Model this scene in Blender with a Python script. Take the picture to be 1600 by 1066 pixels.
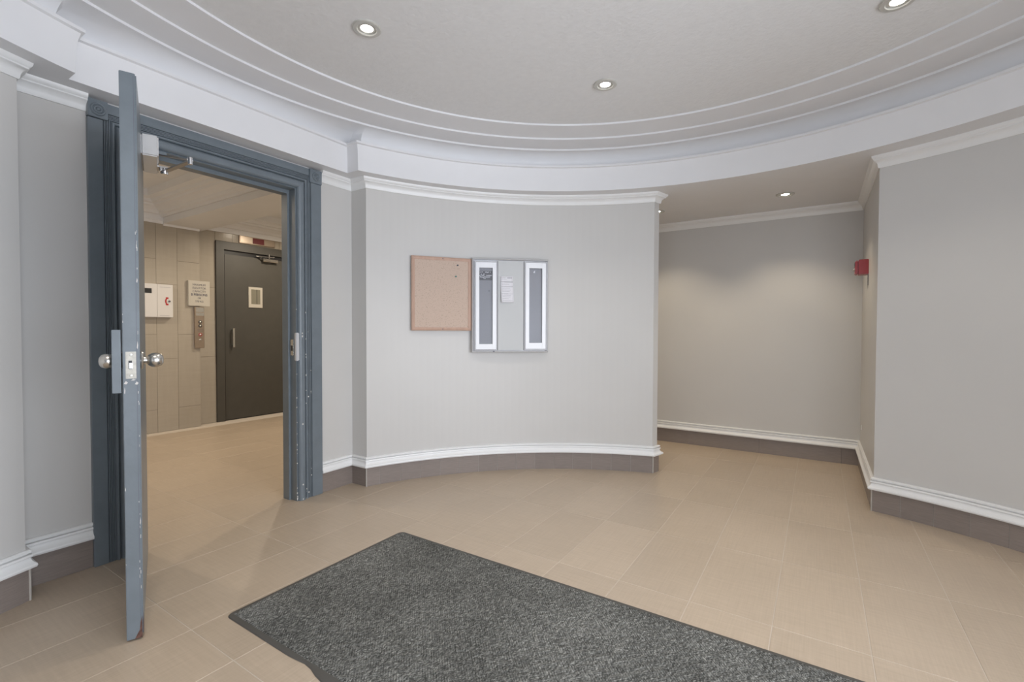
import bpy, bmesh, math, random
from mathutils import Vector, Matrix
random.seed(7)
PI = math.pi
for o in list(bpy.data.objects): bpy.data.objects.remove(o)
S = bpy.context.scene
COL = S.collection

# ------------------------------------------------------------------ camera
cam = bpy.data.cameras.new('camera'); co = bpy.data.objects.new('camera', cam); COL.objects.link(co)
cam.sensor_width = 36.0; cam.lens = 740.6/1600*36; cam.clip_start = 0.02
rt = Vector((0.83989994, 0.54273339, 0.00292405)); up = Vector((-0.01382497, 0.01600821, 0.99977628)); fw = Vector((-0.54256516, 0.83975247, -0.02094857))
co.matrix_world = Matrix(((rt.x, up.x, -fw.x, 0), (rt.y, up.y, -fw.y, 0), (rt.z, up.z, -fw.z, 1.13), (0, 0, 0, 1)))
S.camera = co
S.view_settings.view_transform = 'Standard'; S.view_settings.look = 'None'
S.view_settings.gamma = 1; S.view_settings.use_curve_mapping = False
S.view_settings.exposure = 0.66

# ------------------------------------------------------------------ world and lights
W = bpy.data.worlds.new('sky'); S.world = W; W.use_nodes = True
W.node_tree.nodes['Background'].inputs[0].default_value = (0.80, 0.90, 1.0, 1)
W.node_tree.nodes['Background'].inputs[1].default_value = 1.0

def area(name, loc, rot, sx, sy, power, col, spread=PI):
    l = bpy.data.lights.new(name, 'AREA'); l.shape = 'RECTANGLE'; l.size = sx; l.size_y = sy
    l.energy = power; l.color = col; l.spread = spread
    o = bpy.data.objects.new(name, l); COL.objects.link(o); o.location = loc; o.rotation_euler = rot
    return o
# daylight coming in through the glazed entrance front (east, right of and behind the camera)
DAY = (0.88, 0.92, 1.0)
area('daylight_entrance', (2.22, 0.60, 1.05), (0, PI/2, 0), 1.9, 3.05, 94, DAY)
# cool fill light added behind the camera to brighten the right side
area('added_fill', (0.62, -1.16, 1.10), (PI/2, 0, 0), 2.5, 2.0, 26, DAY)
WARM = (1.0, 0.85, 0.65); NEUT = (1.0, 0.93, 0.83)
def spot(loc, power, col, angle=2.0, blend=0.6, r=0.03):
    l = bpy.data.lights.new('lamp', 'SPOT'); l.energy = power; l.color = col; l.spot_size = angle; l.spot_blend = blend; l.shadow_soft_size = r
    o = bpy.data.objects.new('lamp', l); COL.objects.link(o); o.location = loc
    return o

# ------------------------------------------------------------------ materials
def mat(name, col, rough=0.5, metal=0.0, spec=0.5, var=0.0, vscale=8.0, bump=0.0, bscale=60.0, coat=0.0, obvar=0.0, stretch=None, aniso=None):
    m = bpy.data.materials.new(name); m.use_nodes = True
    nt = m.node_tree; n = nt.nodes; L = nt.links; b = n['Principled BSDF']
    b.inputs['Roughness'].default_value = rough; b.inputs['Metallic'].default_value = metal
    b.inputs['Specular IOR Level'].default_value = spec; b.inputs['Coat Weight'].default_value = coat
    b.inputs['Coat Roughness'].default_value = 0.15
    geo = n.new('ShaderNodeNewGeometry'); mp = n.new('ShaderNodeMapping'); L.new(geo.outputs['Position'], mp.inputs[0])
    if stretch: mp.inputs['Scale'].default_value = stretch
    no = n.new('ShaderNodeTexNoise'); no.inputs['Scale'].default_value = vscale; no.inputs['Detail'].default_value = 5
    L.new(mp.outputs[0], no.inputs[0])
    mr = n.new('ShaderNodeMapRange'); mr.inputs[1].default_value = 0.3; mr.inputs[2].default_value = 0.7
    mr.inputs[3].default_value = 1 - var; mr.inputs[4].default_value = 1 + var; L.new(no.outputs[0], mr.inputs[0])
    last = mr.outputs[0]
    if obvar:
        oi = n.new('ShaderNodeObjectInfo'); m2 = n.new('ShaderNodeMapRange'); m2.inputs[3].default_value = 1-obvar; m2.inputs[4].default_value = 1+obvar
        L.new(oi.outputs['Random'], m2.inputs[0]); mu = n.new('ShaderNodeMath'); mu.operation = 'MULTIPLY'
        L.new(last, mu.inputs[0]); L.new(m2.outputs[0], mu.inputs[1]); last = mu.outputs[0]
    vm = n.new('ShaderNodeVectorMath'); vm.operation = 'SCALE'; vm.inputs[0].default_value = col; L.new(last, vm.inputs['Scale'])
    L.new(vm.outputs[0], b.inputs['Base Color'])
    if bump:
        bn = n.new('ShaderNodeTexNoise'); bn.inputs['Scale'].default_value = bscale; bn.inputs['Detail'].default_value = 4; L.new(geo.outputs['Position'], bn.inputs[0])
        bp = n.new('ShaderNodeBump'); bp.inputs['Strength'].default_value = bump; bp.inputs['Distance'].default_value = 0.004
        L.new(bn.outputs[0], bp.inputs['Height']); L.new(bp.outputs[0], b.inputs['Normal'])
    m['c'] = 1
    return m

M = {}
M['wall'] = mat('wall_paint', (0.585, 0.572, 0.55), 0.42, var=0.015, vscale=2.0, bump=0.03, bscale=200)
M['white'] = mat('white_trim_paint', (0.80, 0.80, 0.79), 0.32, var=0.01)
M['ceil'] = mat('ceiling_plaster', (0.74, 0.74, 0.74), 0.75, var=0.02, vscale=30, bump=0.55, bscale=55)
M['cove'] = mat('cornice_paint', (0.76, 0.76, 0.77), 0.5, var=0.01)
M['wgrout'] = mat('dark_wall_grout', (0.17, 0.145, 0.115), 0.8)
M['grout'] = mat('grout', (0.60, 0.53, 0.45), 0.8)
M['skirt'] = mat('skirting_tile', (0.245, 0.205, 0.182), 0.38, var=0.10, vscale=5, obvar=0.05, stretch=(3, 3, 60))
M['door'] = mat('slate_door_paint', (0.158, 0.186, 0.208), 0.33, var=0.06, vscale=12, bump=0.12, bscale=40)
M['elev'] = mat('dark_lift_paint', (0.062, 0.058, 0.05), 0.42, var=0.05, vscale=10)
M['steel'] = mat('brushed_steel', (0.62, 0.60, 0.56), 0.26, metal=1.0, var=0.04, vscale=30, stretch=(1, 1, 8))
M['chrome'] = mat('chrome', (0.75, 0.75, 0.76), 0.14, metal=1.0)
M['alu'] = mat('anodised_aluminium', (0.60, 0.60, 0.61), 0.42, metal=0.25)
M['closer'] = mat('silver_paint', (0.62, 0.62, 0.62), 0.25, metal=0.4)
M['arm'] = mat('arm_metal', (0.38, 0.36, 0.34), 0.35, metal=0.8)
M['wood'] = mat('pink_oak', (0.50, 0.33, 0.25), 0.45, var=0.08, vscale=30, stretch=(1, 1, 0.2))
M['wdoor'] = mat('white_enamel', (0.86, 0.87, 0.90), 0.3)
M['panel'] = mat('grey_board', (0.56, 0.57, 0.57), 0.6)
M['paper'] = mat('paper', (0.74, 0.73, 0.76), 0.8)
M['ink'] = mat('ink', (0.12, 0.12, 0.15), 0.8)
M['inkgrey'] = mat('grey_ink', (0.36, 0.35, 0.38), 0.8)
M['red'] = mat('red_enamel', (0.36, 0.025, 0.03), 0.3)
M['redmark'] = mat('red_print', (0.42, 0.02, 0.02), 0.5)
M['black'] = mat('black_plastic', (0.02, 0.02, 0.022), 0.3)
M['box'] = mat('phone_box_white', (0.68, 0.66, 0.64), 0.4)
M['sign'] = mat('sign_plate', (0.50, 0.47, 0.41), 0.3, spec=0.6)
M['rubber'] = mat('mat_rubber', (0.085, 0.08, 0.072), 0.6)
M['pin1'] = mat('black_pin', (0.02, 0.03, 0.05), 0.3)
M['pin2'] = mat('green_pin', (0.03, 0.16, 0.13), 0.3)
M['strip'] = mat('tile_edge_strip', (0.45, 0.42, 0.38), 0.4)
M['bronze'] = mat('bronze_lift_steel', (0.42, 0.34, 0.27), 0.32, metal=0.9, var=0.05, vscale=20)
M['chip'] = mat('bare_primer', (0.62, 0.60, 0.57), 0.7)
M['rust'] = mat('rust', (0.12, 0.06, 0.045), 0.9, var=0.4, vscale=90, bump=0.5, bscale=200)
M['ring'] = mat('downlight_nickel', (0.58, 0.57, 0.53), 0.3, metal=0.35)
M['letter'] = mat('white_letters', (0.8, 0.8, 0.84), 0.5)

def tile_mat(name, a, b_, rough, sx, sy):
    m = bpy.data.materials.new(name); m.use_nodes = True; nt = m.node_tree; n = nt.nodes; L = nt.links; b = n['Principled BSDF']
    b.inputs['Roughness'].default_value = rough
    geo = n.new('ShaderNodeNewGeometry'); f = []
    for sc in (sx, sy):
        mp = n.new('ShaderNodeMapping'); mp.inputs['Scale'].default_value = sc; L.new(geo.outputs['Position'], mp.inputs[0])
        no = n.new('ShaderNodeTexNoise'); no.inputs['Scale'].default_value = 1.0; no.inputs['Detail'].default_value = 4; L.new(mp.outputs[0], no.inputs[0]); f.append(no)
    big = n.new('ShaderNodeTexNoise'); big.inputs['Scale'].default_value = 1.3; big.inputs['Detail'].default_value = 3; L.new(geo.outputs['Position'], big.inputs[0])
    ad = n.new('ShaderNodeMath'); ad.operation = 'ADD'; L.new(f[0].outputs[0], ad.inputs[0]); L.new(f[1].outputs[0], ad.inputs[1])
    ad2 = n.new('ShaderNodeMath'); ad2.operation = 'ADD'; L.new(ad.outputs[0], ad2.inputs[0]); L.new(big.outputs[0], ad2.inputs[1])
    mr = n.new('ShaderNodeMapRange'); mr.inputs[1].default_value = 1.1; mr.inputs[2].default_value = 1.9; L.new(ad2.outputs[0], mr.inputs[0])
    mx = n.new('ShaderNodeMix'); mx.data_type = 'RGBA'; mx.inputs[6].default_value = (*a, 1); mx.inputs[7].default_value = (*b_, 1); L.new(mr.outputs[0], mx.inputs[0])
    oi = n.new('ShaderNodeObjectInfo'); m2 = n.new('ShaderNodeMapRange'); m2.inputs[3].default_value = 0.965; m2.inputs[4].default_value = 1.035; L.new(oi.outputs['Random'], m2.inputs[0])
    vm = n.new('ShaderNodeVectorMath'); vm.operation = 'SCALE'; L.new(mx.outputs[2], vm.inputs[0]); L.new(m2.outputs[0], vm.inputs['Scale']); L.new(vm.outputs[0], b.inputs['Base Color'])
    bp = n.new('ShaderNodeBump'); bp.inputs['Strength'].default_value = 0.08; bp.inputs['Distance'].default_value = 0.002; L.new(ad.outputs[0], bp.inputs['Height']); L.new(bp.outputs[0], b.inputs['Normal'])
    return m
M['tile'] = tile_mat('beige_floor_tile', (0.445, 0.358, 0.268), (0.53, 0.43, 0.328), 0.36, (160, 5, 1), (7, 90, 1))
M['wtile'] = tile_mat('beige_wall_tile', (0.375, 0.335, 0.275), (0.41, 0.365, 0.305), 0.14, (1, 30, 3), (1, 4, 40))

def emis(name, col, s):
    m = bpy.data.materials.new(name); m.use_nodes = True; b = m.node_tree.nodes['Principled BSDF']
    b.inputs['Base Color'].default_value = (*col, 1); b.inputs['Emission Color'].default_value = (*col, 1); b.inputs['Emission Strength'].default_value = s
    return m
M['lamp'] = emis('lamp_glow', (1.0, 0.97, 0.90), 14)
M['led'] = emis('red_led', (0.10, 0.004, 0.006), 0.1)
def glass(name):
    m = bpy.data.materials.new(name); m.use_nodes = True; nt = m.node_tree; n = nt.nodes; n.clear()
    o = n.new('ShaderNodeOutputMaterial'); t = n.new('ShaderNodeBsdfTransparent'); g = n.new('ShaderNodeBsdfGlossy'); g.inputs['Roughness'].default_value = 0.03
    fr = n.new('ShaderNodeFresnel'); fr.inputs[0].default_value = 1.45; mx = n.new('ShaderNodeMixShader')
    t.inputs[0].default_value = (0.96, 0.96, 0.965, 1)
    nt.links.new(fr.outputs[0], mx.inputs[0]); nt.links.new(t.outputs[0], mx.inputs[1]); nt.links.new(g.outputs[0], mx.inputs[2]); nt.links.new(mx.outputs[0], o.inputs[0])
    return m
M['glass'] = glass('clear_glass'); M['acrylic'] = glass('matt_acrylic')
for _n in M['acrylic'].node_tree.nodes:
    if _n.type == 'BSDF_GLOSSY': _n.inputs['Roughness'].default_value = 0.35
def carpet():
    m = bpy.data.materials.new('mat_carpet'); m.use_nodes = True; nt = m.node_tree; n = nt.nodes; L = nt.links; b = n['Principled BSDF']; b.inputs['Roughness'].default_value = 0.95; b.inputs['Specular IOR Level'].default_value = 0.1
    geo = n.new('ShaderNodeNewGeometry')
    def noise(s, d=2, rot=None, sc=None):
        mp = n.new('ShaderNodeMapping'); L.new(geo.outputs['Position'], mp.inputs[0])
        if rot: mp.inputs['Rotation'].default_value = (0, 0, rot)
        if sc: mp.inputs['Scale'].default_value = sc
        x = n.new('ShaderNodeTexNoise'); x.inputs['Scale'].default_value = s; x.inputs['Detail'].default_value = d; L.new(mp.outputs[0], x.inputs[0]); return x
    fine = noise(420, 3); weave = noise(170, 2, 0.6, (1, 0.5, 1)); big = noise(2.2, 3)
    cr = n.new('ShaderNodeValToRGB'); e = cr.color_ramp.elements
    e[0].position = 0.40; e[0].color = (0.045, 0.046, 0.042, 1); e[1].position = 0.72; e[1].color = (0.46, 0.46, 0.42, 1)
    q = cr.color_ramp.elements.new(0.55); q.color = (0.16, 0.16, 0.15, 1)
    ad = n.new('ShaderNodeMath'); ad.operation = 'MULTIPLY_ADD'; ad.inputs[1].default_value = 0.45; L.new(weave.outputs[0], ad.inputs[0])
    ml = n.new('ShaderNodeMath'); ml.operation = 'MULTIPLY'; ml.inputs[1].default_value = 0.55; L.new(fine.outputs[0], ml.inputs[0]); L.new(ml.outputs[0], ad.inputs[2])
    sx = n.new('ShaderNodeSeparateXYZ'); L.new(geo.outputs['Position'], sx.inputs[0])
    def mth(op, a, b=None):
        x = n.new('ShaderNodeMath'); x.operation = op
        for k, v in enumerate((a, b)):
            if v is None: continue
            if isinstance(v, (int, float)): x.inputs[k].default_value = v
            else: L.new(v, x.inputs[k])
        return x.outputs[0]
    che = mth('SINE', mth('MULTIPLY', mth('ADD', sx.outputs[0], mth('PINGPONG', sx.outputs[1], 0.035)), 520.0))
    ad_ = mth('ADD', ad.outputs[0], mth('MULTIPLY', che, 0.035))
    L.new(ad_, cr.inputs[0])
    mr = n.new('ShaderNodeMapRange'); mr.inputs[1].default_value = 0.35; mr.inputs[2].default_value = 0.65; mr.inputs[3].default_value = 0.85; mr.inputs[4].default_value = 1.35; L.new(big.outputs[0], mr.inputs[0])
    vm = n.new('ShaderNodeVectorMath'); vm.operation = 'SCALE'; L.new(cr.outputs[0], vm.inputs[0]); L.new(mr.outputs[0], vm.inputs['Scale']); L.new(vm.outputs[0], b.inputs['Base Color'])
    bp = n.new('ShaderNodeBump'); bp.inputs['Strength'].default_value = 0.9; bp.inputs['Distance'].default_value = 0.006; L.new(ad.outputs[0], bp.inputs['Height']); L.new(bp.outputs[0], b.inputs['Normal'])
    return m
M['carpet'] = carpet()
def letterboard():
    m = bpy.data.materials.new('grooved_felt'); m.use_nodes = True; nt = m.node_tree; n = nt.nodes; L = nt.links; b = n['Principled BSDF']; b.inputs['Roughness'].default_value = 0.9
    geo = n.new('ShaderNodeNewGeometry'); w = n.new('ShaderNodeTexWave'); w.bands_direction = 'Z'; w.inputs['Scale'].default_value = 54; L.new(geo.outputs['Position'], w.inputs[0])
    cr = n.new('ShaderNodeValToRGB'); cr.color_ramp.elements[0].color = (0.23, 0.23, 0.25, 1); cr.color_ramp.elements[1].color = (0.36, 0.36, 0.385, 1); L.new(w.outputs[0], cr.inputs[0]); L.new(cr.outputs[0], b.inputs['Base Color'])
    return m
M['felt'] = letterboard()
def corkmat():
    m = bpy.data.materials.new('cork'); m.use_nodes = True; nt = m.node_tree; n = nt.nodes; L = nt.links; b = n['Principled BSDF']; b.inputs['Roughness'].default_value = 0.9
    geo = n.new('ShaderNodeNewGeometry'); v = n.new('ShaderNodeTexNoise'); v.inputs['Scale'].default_value = 130; v.inputs['Detail'].default_value = 4; L.new(geo.outputs['Position'], v.inputs[0])
    cr = n.new('ShaderNodeValToRGB'); e = cr.color_ramp.elements; e[0].position = 0.30; e[0].color = (0.44, 0.335, 0.265, 1); e[1].position = 0.46; e[1].color = (0.58, 0.452, 0.37, 1); L.new(v.outputs[0], cr.inputs[0]); L.new(cr.outputs[0], b.inputs['Base Color'])
    return m
M['cork'] = corkmat()

# ------------------------------------------------------------------ helpers
def new(name, me, m=None, parent=None):
    o = bpy.data.objects.new(name, me); COL.objects.link(o)
    if m is not None and me is not None: me.materials.append(m)
    if parent is not None: o.parent = parent
    return o
def link_mesh(name, verts, faces, m, parent=None, smooth=False):
    bm = bmesh.new(); vs = [bm.verts.new(v) for v in verts]
    for f in faces:
        try: bm.faces.new([vs[i] for i in f])
        except ValueError: pass
    bmesh.ops.remove_doubles(bm, verts=bm.verts, dist=1e-6)
    bmesh.ops.recalc_face_normals(bm, faces=bm.faces)
    me = bpy.data.meshes.new(name); bm.to_mesh(me); bm.free()
    if smooth:
        for p in me.polygons: p.use_smooth = True
        me.set_sharp_from_angle(angle=math.radians(35))
    return new(name, me, m, parent)
def empty(name, loc=(0, 0, 0)):
    o = bpy.data.objects.new(name, None); COL.objects.link(o); o.location = loc; o.empty_display_size = 0.05
    return o
def tag(o, label, cat, group=None):
    o['label'] = label; o['category'] = cat
    if group: o['group'] = group
    return o
def struct(o): o['kind'] = 'structure'; return o
def xf(o, v, u=Vector((1, 0, 0)), n=Vector((0, 1, 0))):
    return o + u*v[0] + n*v[1] + Vector((0, 0, v[2]))
class Fr:
    """local frame on a wall: u along the wall, n out of the wall, z up"""
    def __init__(s, o, u):
        s.o = Vector((o[0], o[1], 0)); s.u = Vector((u[0], u[1], 0)).normalized(); s.n = Vector((s.u.y, -s.u.x, 0))
    def p(s, a, d, z): return s.o + s.u*a + s.n*d + Vector((0, 0, z))
def boxpts(f, a0, a1, d0, d1, z0, z1, ch=0.0):
    if ch == 0:
        v = [f(a, d, z) for a in (a0, a1) for d in (d0, d1) for z in (z0, z1)]
        return v, [(0, 1, 3, 2), (4, 6, 7, 5), (0, 4, 5, 1), (2, 3, 7, 6), (0, 2, 6, 4), (1, 5, 7, 3)]
    # chamfered toward d1 (the face one sees)
    v = [f(a0, d0, z0), f(a1, d0, z0), f(a1, d0, z1), f(a0, d0, z1),
         f(a0, d1-ch, z0), f(a1, d1-ch, z0), f(a1, d1-ch, z1), f(a0, d1-ch, z1),
         f(a0+ch, d1, z0+ch), f(a1-ch, d1, z0+ch), f(a1-ch, d1, z1-ch), f(a0+ch, d1, z1-ch)]
    F = [(0, 1, 2, 3), (8, 9, 10, 11)]
    for i in range(4):
        j = (i+1) % 4; F += [(i, j, j+4, i+4), (i+4, j+4, j+8, i+8)]
    return v, F
def fbox(name, fr, a0, a1, d0, d1, z0, z1, m, parent=None, ch=0.0):
    v, F = boxpts(fr.p, a0, a1, d0, d1, z0, z1, ch); return link_mesh(name, v, F, m, parent)
def wbox(name, x0, x1, y0, y1, z0, z1, m, parent=None, bev=0.0):
    v, F = boxpts(lambda a, b, c: Vector((a, b, c)), x0, x1, y0, y1, z0, z1); o = link_mesh(name, v, F, m, parent)
    if bev:
        bm = bmesh.new(); bm.from_mesh(o.data); bmesh.ops.bevel(bm, geom=bm.edges, offset=bev, segments=2, affect='EDGES'); bm.to_mesh(o.data); bm.free()
    return o
def offs(path, d):
    out = []; n = len(path)
    for i in range(n):
        if i == 0: t1 = t2 = (path[1]-path[0]).normalized()
        elif i == n-1: t1 = t2 = (path[-1]-path[-2]).normalized()
        else: t1 = (path[i]-path[i-1]).normalized(); t2 = (path[i+1]-path[i]).normalized()
        n1 = Vector((t1.y, -t1.x)); n2 = Vector((t2.y, -t2.x)); b = (n1+n2)
        b = b/max(b.length_squared*0.5, 1e-6)
        out.append(path[i]+b*d)
    return out
def sweep(name, path, prof, m, parent=None, f=None, closed=True, smooth=True, caps=True):
    """prof: (d, h) with d to the right of the path; f maps (a, b, h) to 3-D"""
    f = f or (lambda a, b, h: (a, b, h))
    path = [Vector(p[:2]) for p in path]; rows = [offs(path, d) for d, h in prof]
    n = len(path); k = len(prof); V = []; F = []
    for i in range(n):
        for j in range(k): V.append(f(rows[j][i].x, rows[j][i].y, prof[j][1]))
    for i in range(n-1):
        for j in range(k if closed else k-1):
            jj = (j+1) % k; F.append((i*k+j, i*k+jj, (i+1)*k+jj, (i+1)*k+j))
    if closed and caps: F.append(tuple(range(k))); F.append(tuple((n-1)*k+j for j in range(k)))
    return link_mesh(name, V, F, m, parent, smooth)
def prism(name, poly, z0, z1, m, parent=None):
    n = len(poly); V = [(p[0], p[1], z0) for p in poly]+[(p[0], p[1], z1) for p in poly]
    F = [tuple(range(n)), tuple(range(n, 2*n))]+[(i, (i+1) % n, (i+1) % n+n, i+n) for i in range(n)]
    return link_mesh(name, V, F, m, parent)
def lathe(name, prof, m, parent=None, seg=40, loc=(0, 0, 0), axis=(0, 0, 1), a0=0, a1=2*PI, smooth=True):
    """prof: (r, h) around an axis"""
    ax = Vector(axis).normalized(); t = ax.orthogonal().normalized() if abs(ax.z) < 0.99 else Vector((1, 0, 0)); s = ax.cross(t)
    full = abs(a1-a0-2*PI) < 1e-6; ns = seg if full else seg+1; V = []; F = []; k = len(prof); lo = Vector(loc)
    for i in range(ns):
        a = a0+(a1-a0)*i/seg
        for r, h in prof: V.append(lo+t*(r*math.cos(a))+s*(r*math.sin(a))+ax*h)
    for i in range(seg):
        i2 = (i+1) % ns
        for j in range(k-1): F.append((i*k+j, i2*k+j, i2*k+j+1, i*k+j+1))
    return link_mesh(name, V, F, m, parent, smooth)
def rod(name, p, q, r, m, parent=None, seg=12):
    p = Vector(p); q = Vector(q); L = (q-p).length
    return lathe(name, [(0, 0), (r, 0), (r, L), (0, L)], m, parent, seg, p, (q-p))
def bar(name, p, q, w, t, m, parent=None):
    """flat bar lying level, width w, thickness t"""
    p = Vector(p); q = Vector(q); d = (q-p).normalized(); s = Vector((-d.y, d.x, 0)).normalized()*w/2; u = d.cross(s).normalized()*t/2
    v = [a+b*i+c*j for a in (p, q) for i, j in ((1, 1), (1, -1), (-1, -1), (-1, 1)) for b, c in ((s, u),)]
    return link_mesh(name, v, [(0, 1, 2, 3), (4, 5, 6, 7), (0, 1, 5, 4), (1, 2, 6, 5), (2, 3, 7, 6), (3, 0, 4, 7)], m, parent)
def text(name, body, size, loc, xdir, m, parent, align='CENTER', bold=0.0, sx=1.0):
    c = bpy.data.curves.new(name, 'FONT'); c.body = body; c.size = size; c.align_x = align; c.align_y = 'CENTER'; c.extrude = 0.0003; c.offset = bold
    o = bpy.data.objects.new(name, c); COL.objects.link(o); c.materials.append(m)
    X = Vector(xdir).normalized(); Z = Vector((0, 0, 1)); N = X.cross(Z)
    o.matrix_world = Matrix(((X.x*sx, Z.x, N.x, loc[0]), (X.y*sx, Z.y, N.y, loc[1]), (X.z*sx, Z.z, N.z, loc[2]), (0, 0, 0, 1)))
    me = bpy.data.meshes.new_from_object(o); mw = o.matrix_basis.copy(); bpy.data.objects.remove(o); me.transform(mw)
    return new(name, me, None, parent)

HC = 2.225                                     # height of the lowered soffit
CW = Vector((-0.449, 1.40)); RW = 2.462         # wall circle
CC = Vector((-0.50, 1.40))                      # cornice circle
def arc(c, r, a0, a1, n):
    return [(c.x+r*math.cos(math.radians(a0+(a1-a0)*i/n)), c.y+r*math.sin(math.radians(a0+(a1-a0)*i/n))) for i in range(n+1)]
def ang(x=None, y=None, sx=1, sy=1, r=RW):
    if x is not None: dx = x-CW.x; dy = sy*math.sqrt(r*r-dx*dx)
    else: dy = y-CW.y; dx = sx*math.sqrt(r*r-dy*dy)
    return math.degrees(math.atan2(dy, dx))
XR = -2.898                                     # recessed door wall face
aNW0 = ang(y=2.303, sx=-1); aNW1 = ang(x=-1.101)
aNE0 = ang(x=0.307); aNE1 = ang(y=2.303, sx=1)
aSE0 = ang(y=0.50, sx=1); aSE1 = ang(x=1.50, sy=-1)
aSW0 = ang(x=-0.70, sy=-1)+360; aSW1 = ang(y=0.543, sx=-1)+360
NWarc = arc(CW, RW, aNW0, aNW1, 40); NEarc = arc(CW, RW, aNE0, aNE1, 36); SEarc = arc(CW, RW, aSE0, aSE1, 30); SWarc = arc(CW, RW, aSW0, aSW1, 30)

# ------------------------------------------------------------------ floor
floor = struct(wbox('floor', -6.6, 2.45, -1.95, 5.1, -0.06, -0.0013, M['grout']))
X0, PX, Y0, PY, G = 0.173, 0.3062, 0.8277, 0.6125, 0.003
tv, tF = boxpts(lambda a, b, c: Vector((a, c, b)), -PX/2+G/2, PX/2-G/2, -0.009, 0.0, -PY/2+G/2, PY/2-G/2, 0.0008)
tile_me = None
def open_floor(x, y):
    r = math.hypot(x-CW.x, y-CW.y)
    if x > -3.0: return r < 2.72 or (3.5 < y < 5.05 and x < 0.55) or (-1.3 < x < 0.5 and -1.75 < y < 0)
    return y > 0.2
for i in range(-7, 21):
    for j in range(-5, 7):
        cx = X0-PX*i+PX/2; cy = Y0+PY*j+PY/2
        if not (-6.35 < cx < 2.1 and -1.8 < cy < 5.05) or not open_floor(cx, cy): continue
        if tile_me is None:
            o = link_mesh('tile', tv, tF, M['tile'], floor); tile_me = o.data
        else: o = new('tile', tile_me, None, floor)
        o.location = (cx, cy, random.uniform(-0.0003, 0.0))

# ------------------------------------------------------------------ walls
nw = [(-3.01, 1.86), (XR, 1.86), (XR, 2.303)] + NWarc + [(-1.083, 3.84), (-3.01, 3.84)]
wall_nw = struct(prism('wall_northwest', nw, 0, HC, M['wall']))
TH = [(0, 0), (0, HC), (-0.09, HC), (-0.09, 0)]
wall_ne = struct(sweep('wall_northeast', [(0.307, 5.0)]+NEarc+[(2.0, 2.303), (2.0, 2.19)], TH, M['wall']))
wall_n = struct(wbox('wall_north', -6.3, 0.45, 4.951, 5.05, 0, 2.6, M['wall']))
wall_sw = struct(sweep('wall_southwest', [(-0.70, -1.07)]+SWarc+[(XR, 0.543), (XR, 0.95)], [(0, 0), (0, HC), (-0.112, HC), (-0.112, 0)], M['wall']))
hd = struct(wbox('wall_west', -3.01, XR, 0.95, 1.86, 2.08, HC, M['wall']))
# glazed entrance on the right, and unseen glazing added for the fill
def glazing(name, x0, x1, y0, y1, z1, n, axis):
    r = struct(empty(name, ((x0+x1)/2, (y0+y1)/2, 0)))
    loc = Vector(r.location)
    def b(nm, *a, **k):
        o = wbox(nm, a[0]-loc.x, a[1]-loc.x, a[2]-loc.y, a[3]-loc.y, a[4], a[5], a[6], r); return o
    L = (y1-y0) if axis == 'y' else (x1-x0)
    for i in range(n+1):
        t = i*(L-0.06)/n
        if axis == 'y': b('mullion', x0, x1, y0+t, y0+t+0.06, 0, z1, M['alu'])
        else: b('mullion', x0+t, x0+t+0.06, y0, y1, 0, z1, M['alu'])
        if i < n:
            t2 = (i+1)*(L-0.06)/n; xm = (x0+x1)/2; ym = (y0+y1)/2
            for z in (0, z1-0.06):
                if axis == 'y': b('rail', x0, x1, y0+t+0.06, y0+t2, z, z+0.06, M['alu'])
                else: b('rail', x0+t+0.06, x0+t2, y0, y1, z, z+0.06, M['alu'])
            if axis == 'y': b('pane', xm-0.003, xm+0.003, y0+t+0.06, y0+t2, 0.06, z1-0.06, M['glass'])
            else: b('pane', x0+t+0.06, x0+t2, ym-0.003, ym+0.003, 0.06, z1-0.06, M['glass'])
    return r
glazing('window_1', 2.03, 2.08, -1.07, 2.19, HC, 4, 'y')

glazing('added_fill_window', -0.70, 2.02, -1.07, -1.02, HC, 3, 'x')  # unseen window front, added only to carry the fill light
# crown moulding and moulded rail of the skirting
CROWN = [(0, 2.152), (0.006, 2.152), (0.009, 2.158), (0.011, 2.172), (0.016, 2.184), (0.026, 2.193), (0.033, 2.197), (0.033, 2.203), (0.037, 2.206), (0.043, 2.214), (0.045, HC), (0, HC)]
RAIL = [(0, 0.213), (0.011, 0.213), (0.016, 0.209), (0.016, 0.200), (0.006, 0.1985), (0.006, 0.195), (0.018, 0.1925), (0.020, 0.184), (0.014, 0.180), (0.014, 0.174), (0.018, 0.165), (0.025, 0.157), (0.031, 0.153), (0.033, 0.146), (0.030, 0.138), (0, 0.137)]
paths = {
    'northwest': [(XR, 2.034), (XR, 2.303)]+NWarc+[(-1.083, 3.84), (-1.9, 3.84)],
    'northeast': [(-3.0, 4.951), (0.307, 4.951)]+NEarc+[(2.0, 2.303), (2.0, 2.20)],
    'southwest': [(-0.70, -1.06)]+SWarc+[(XR, 0.543), (XR, 0.797)],
}
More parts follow.
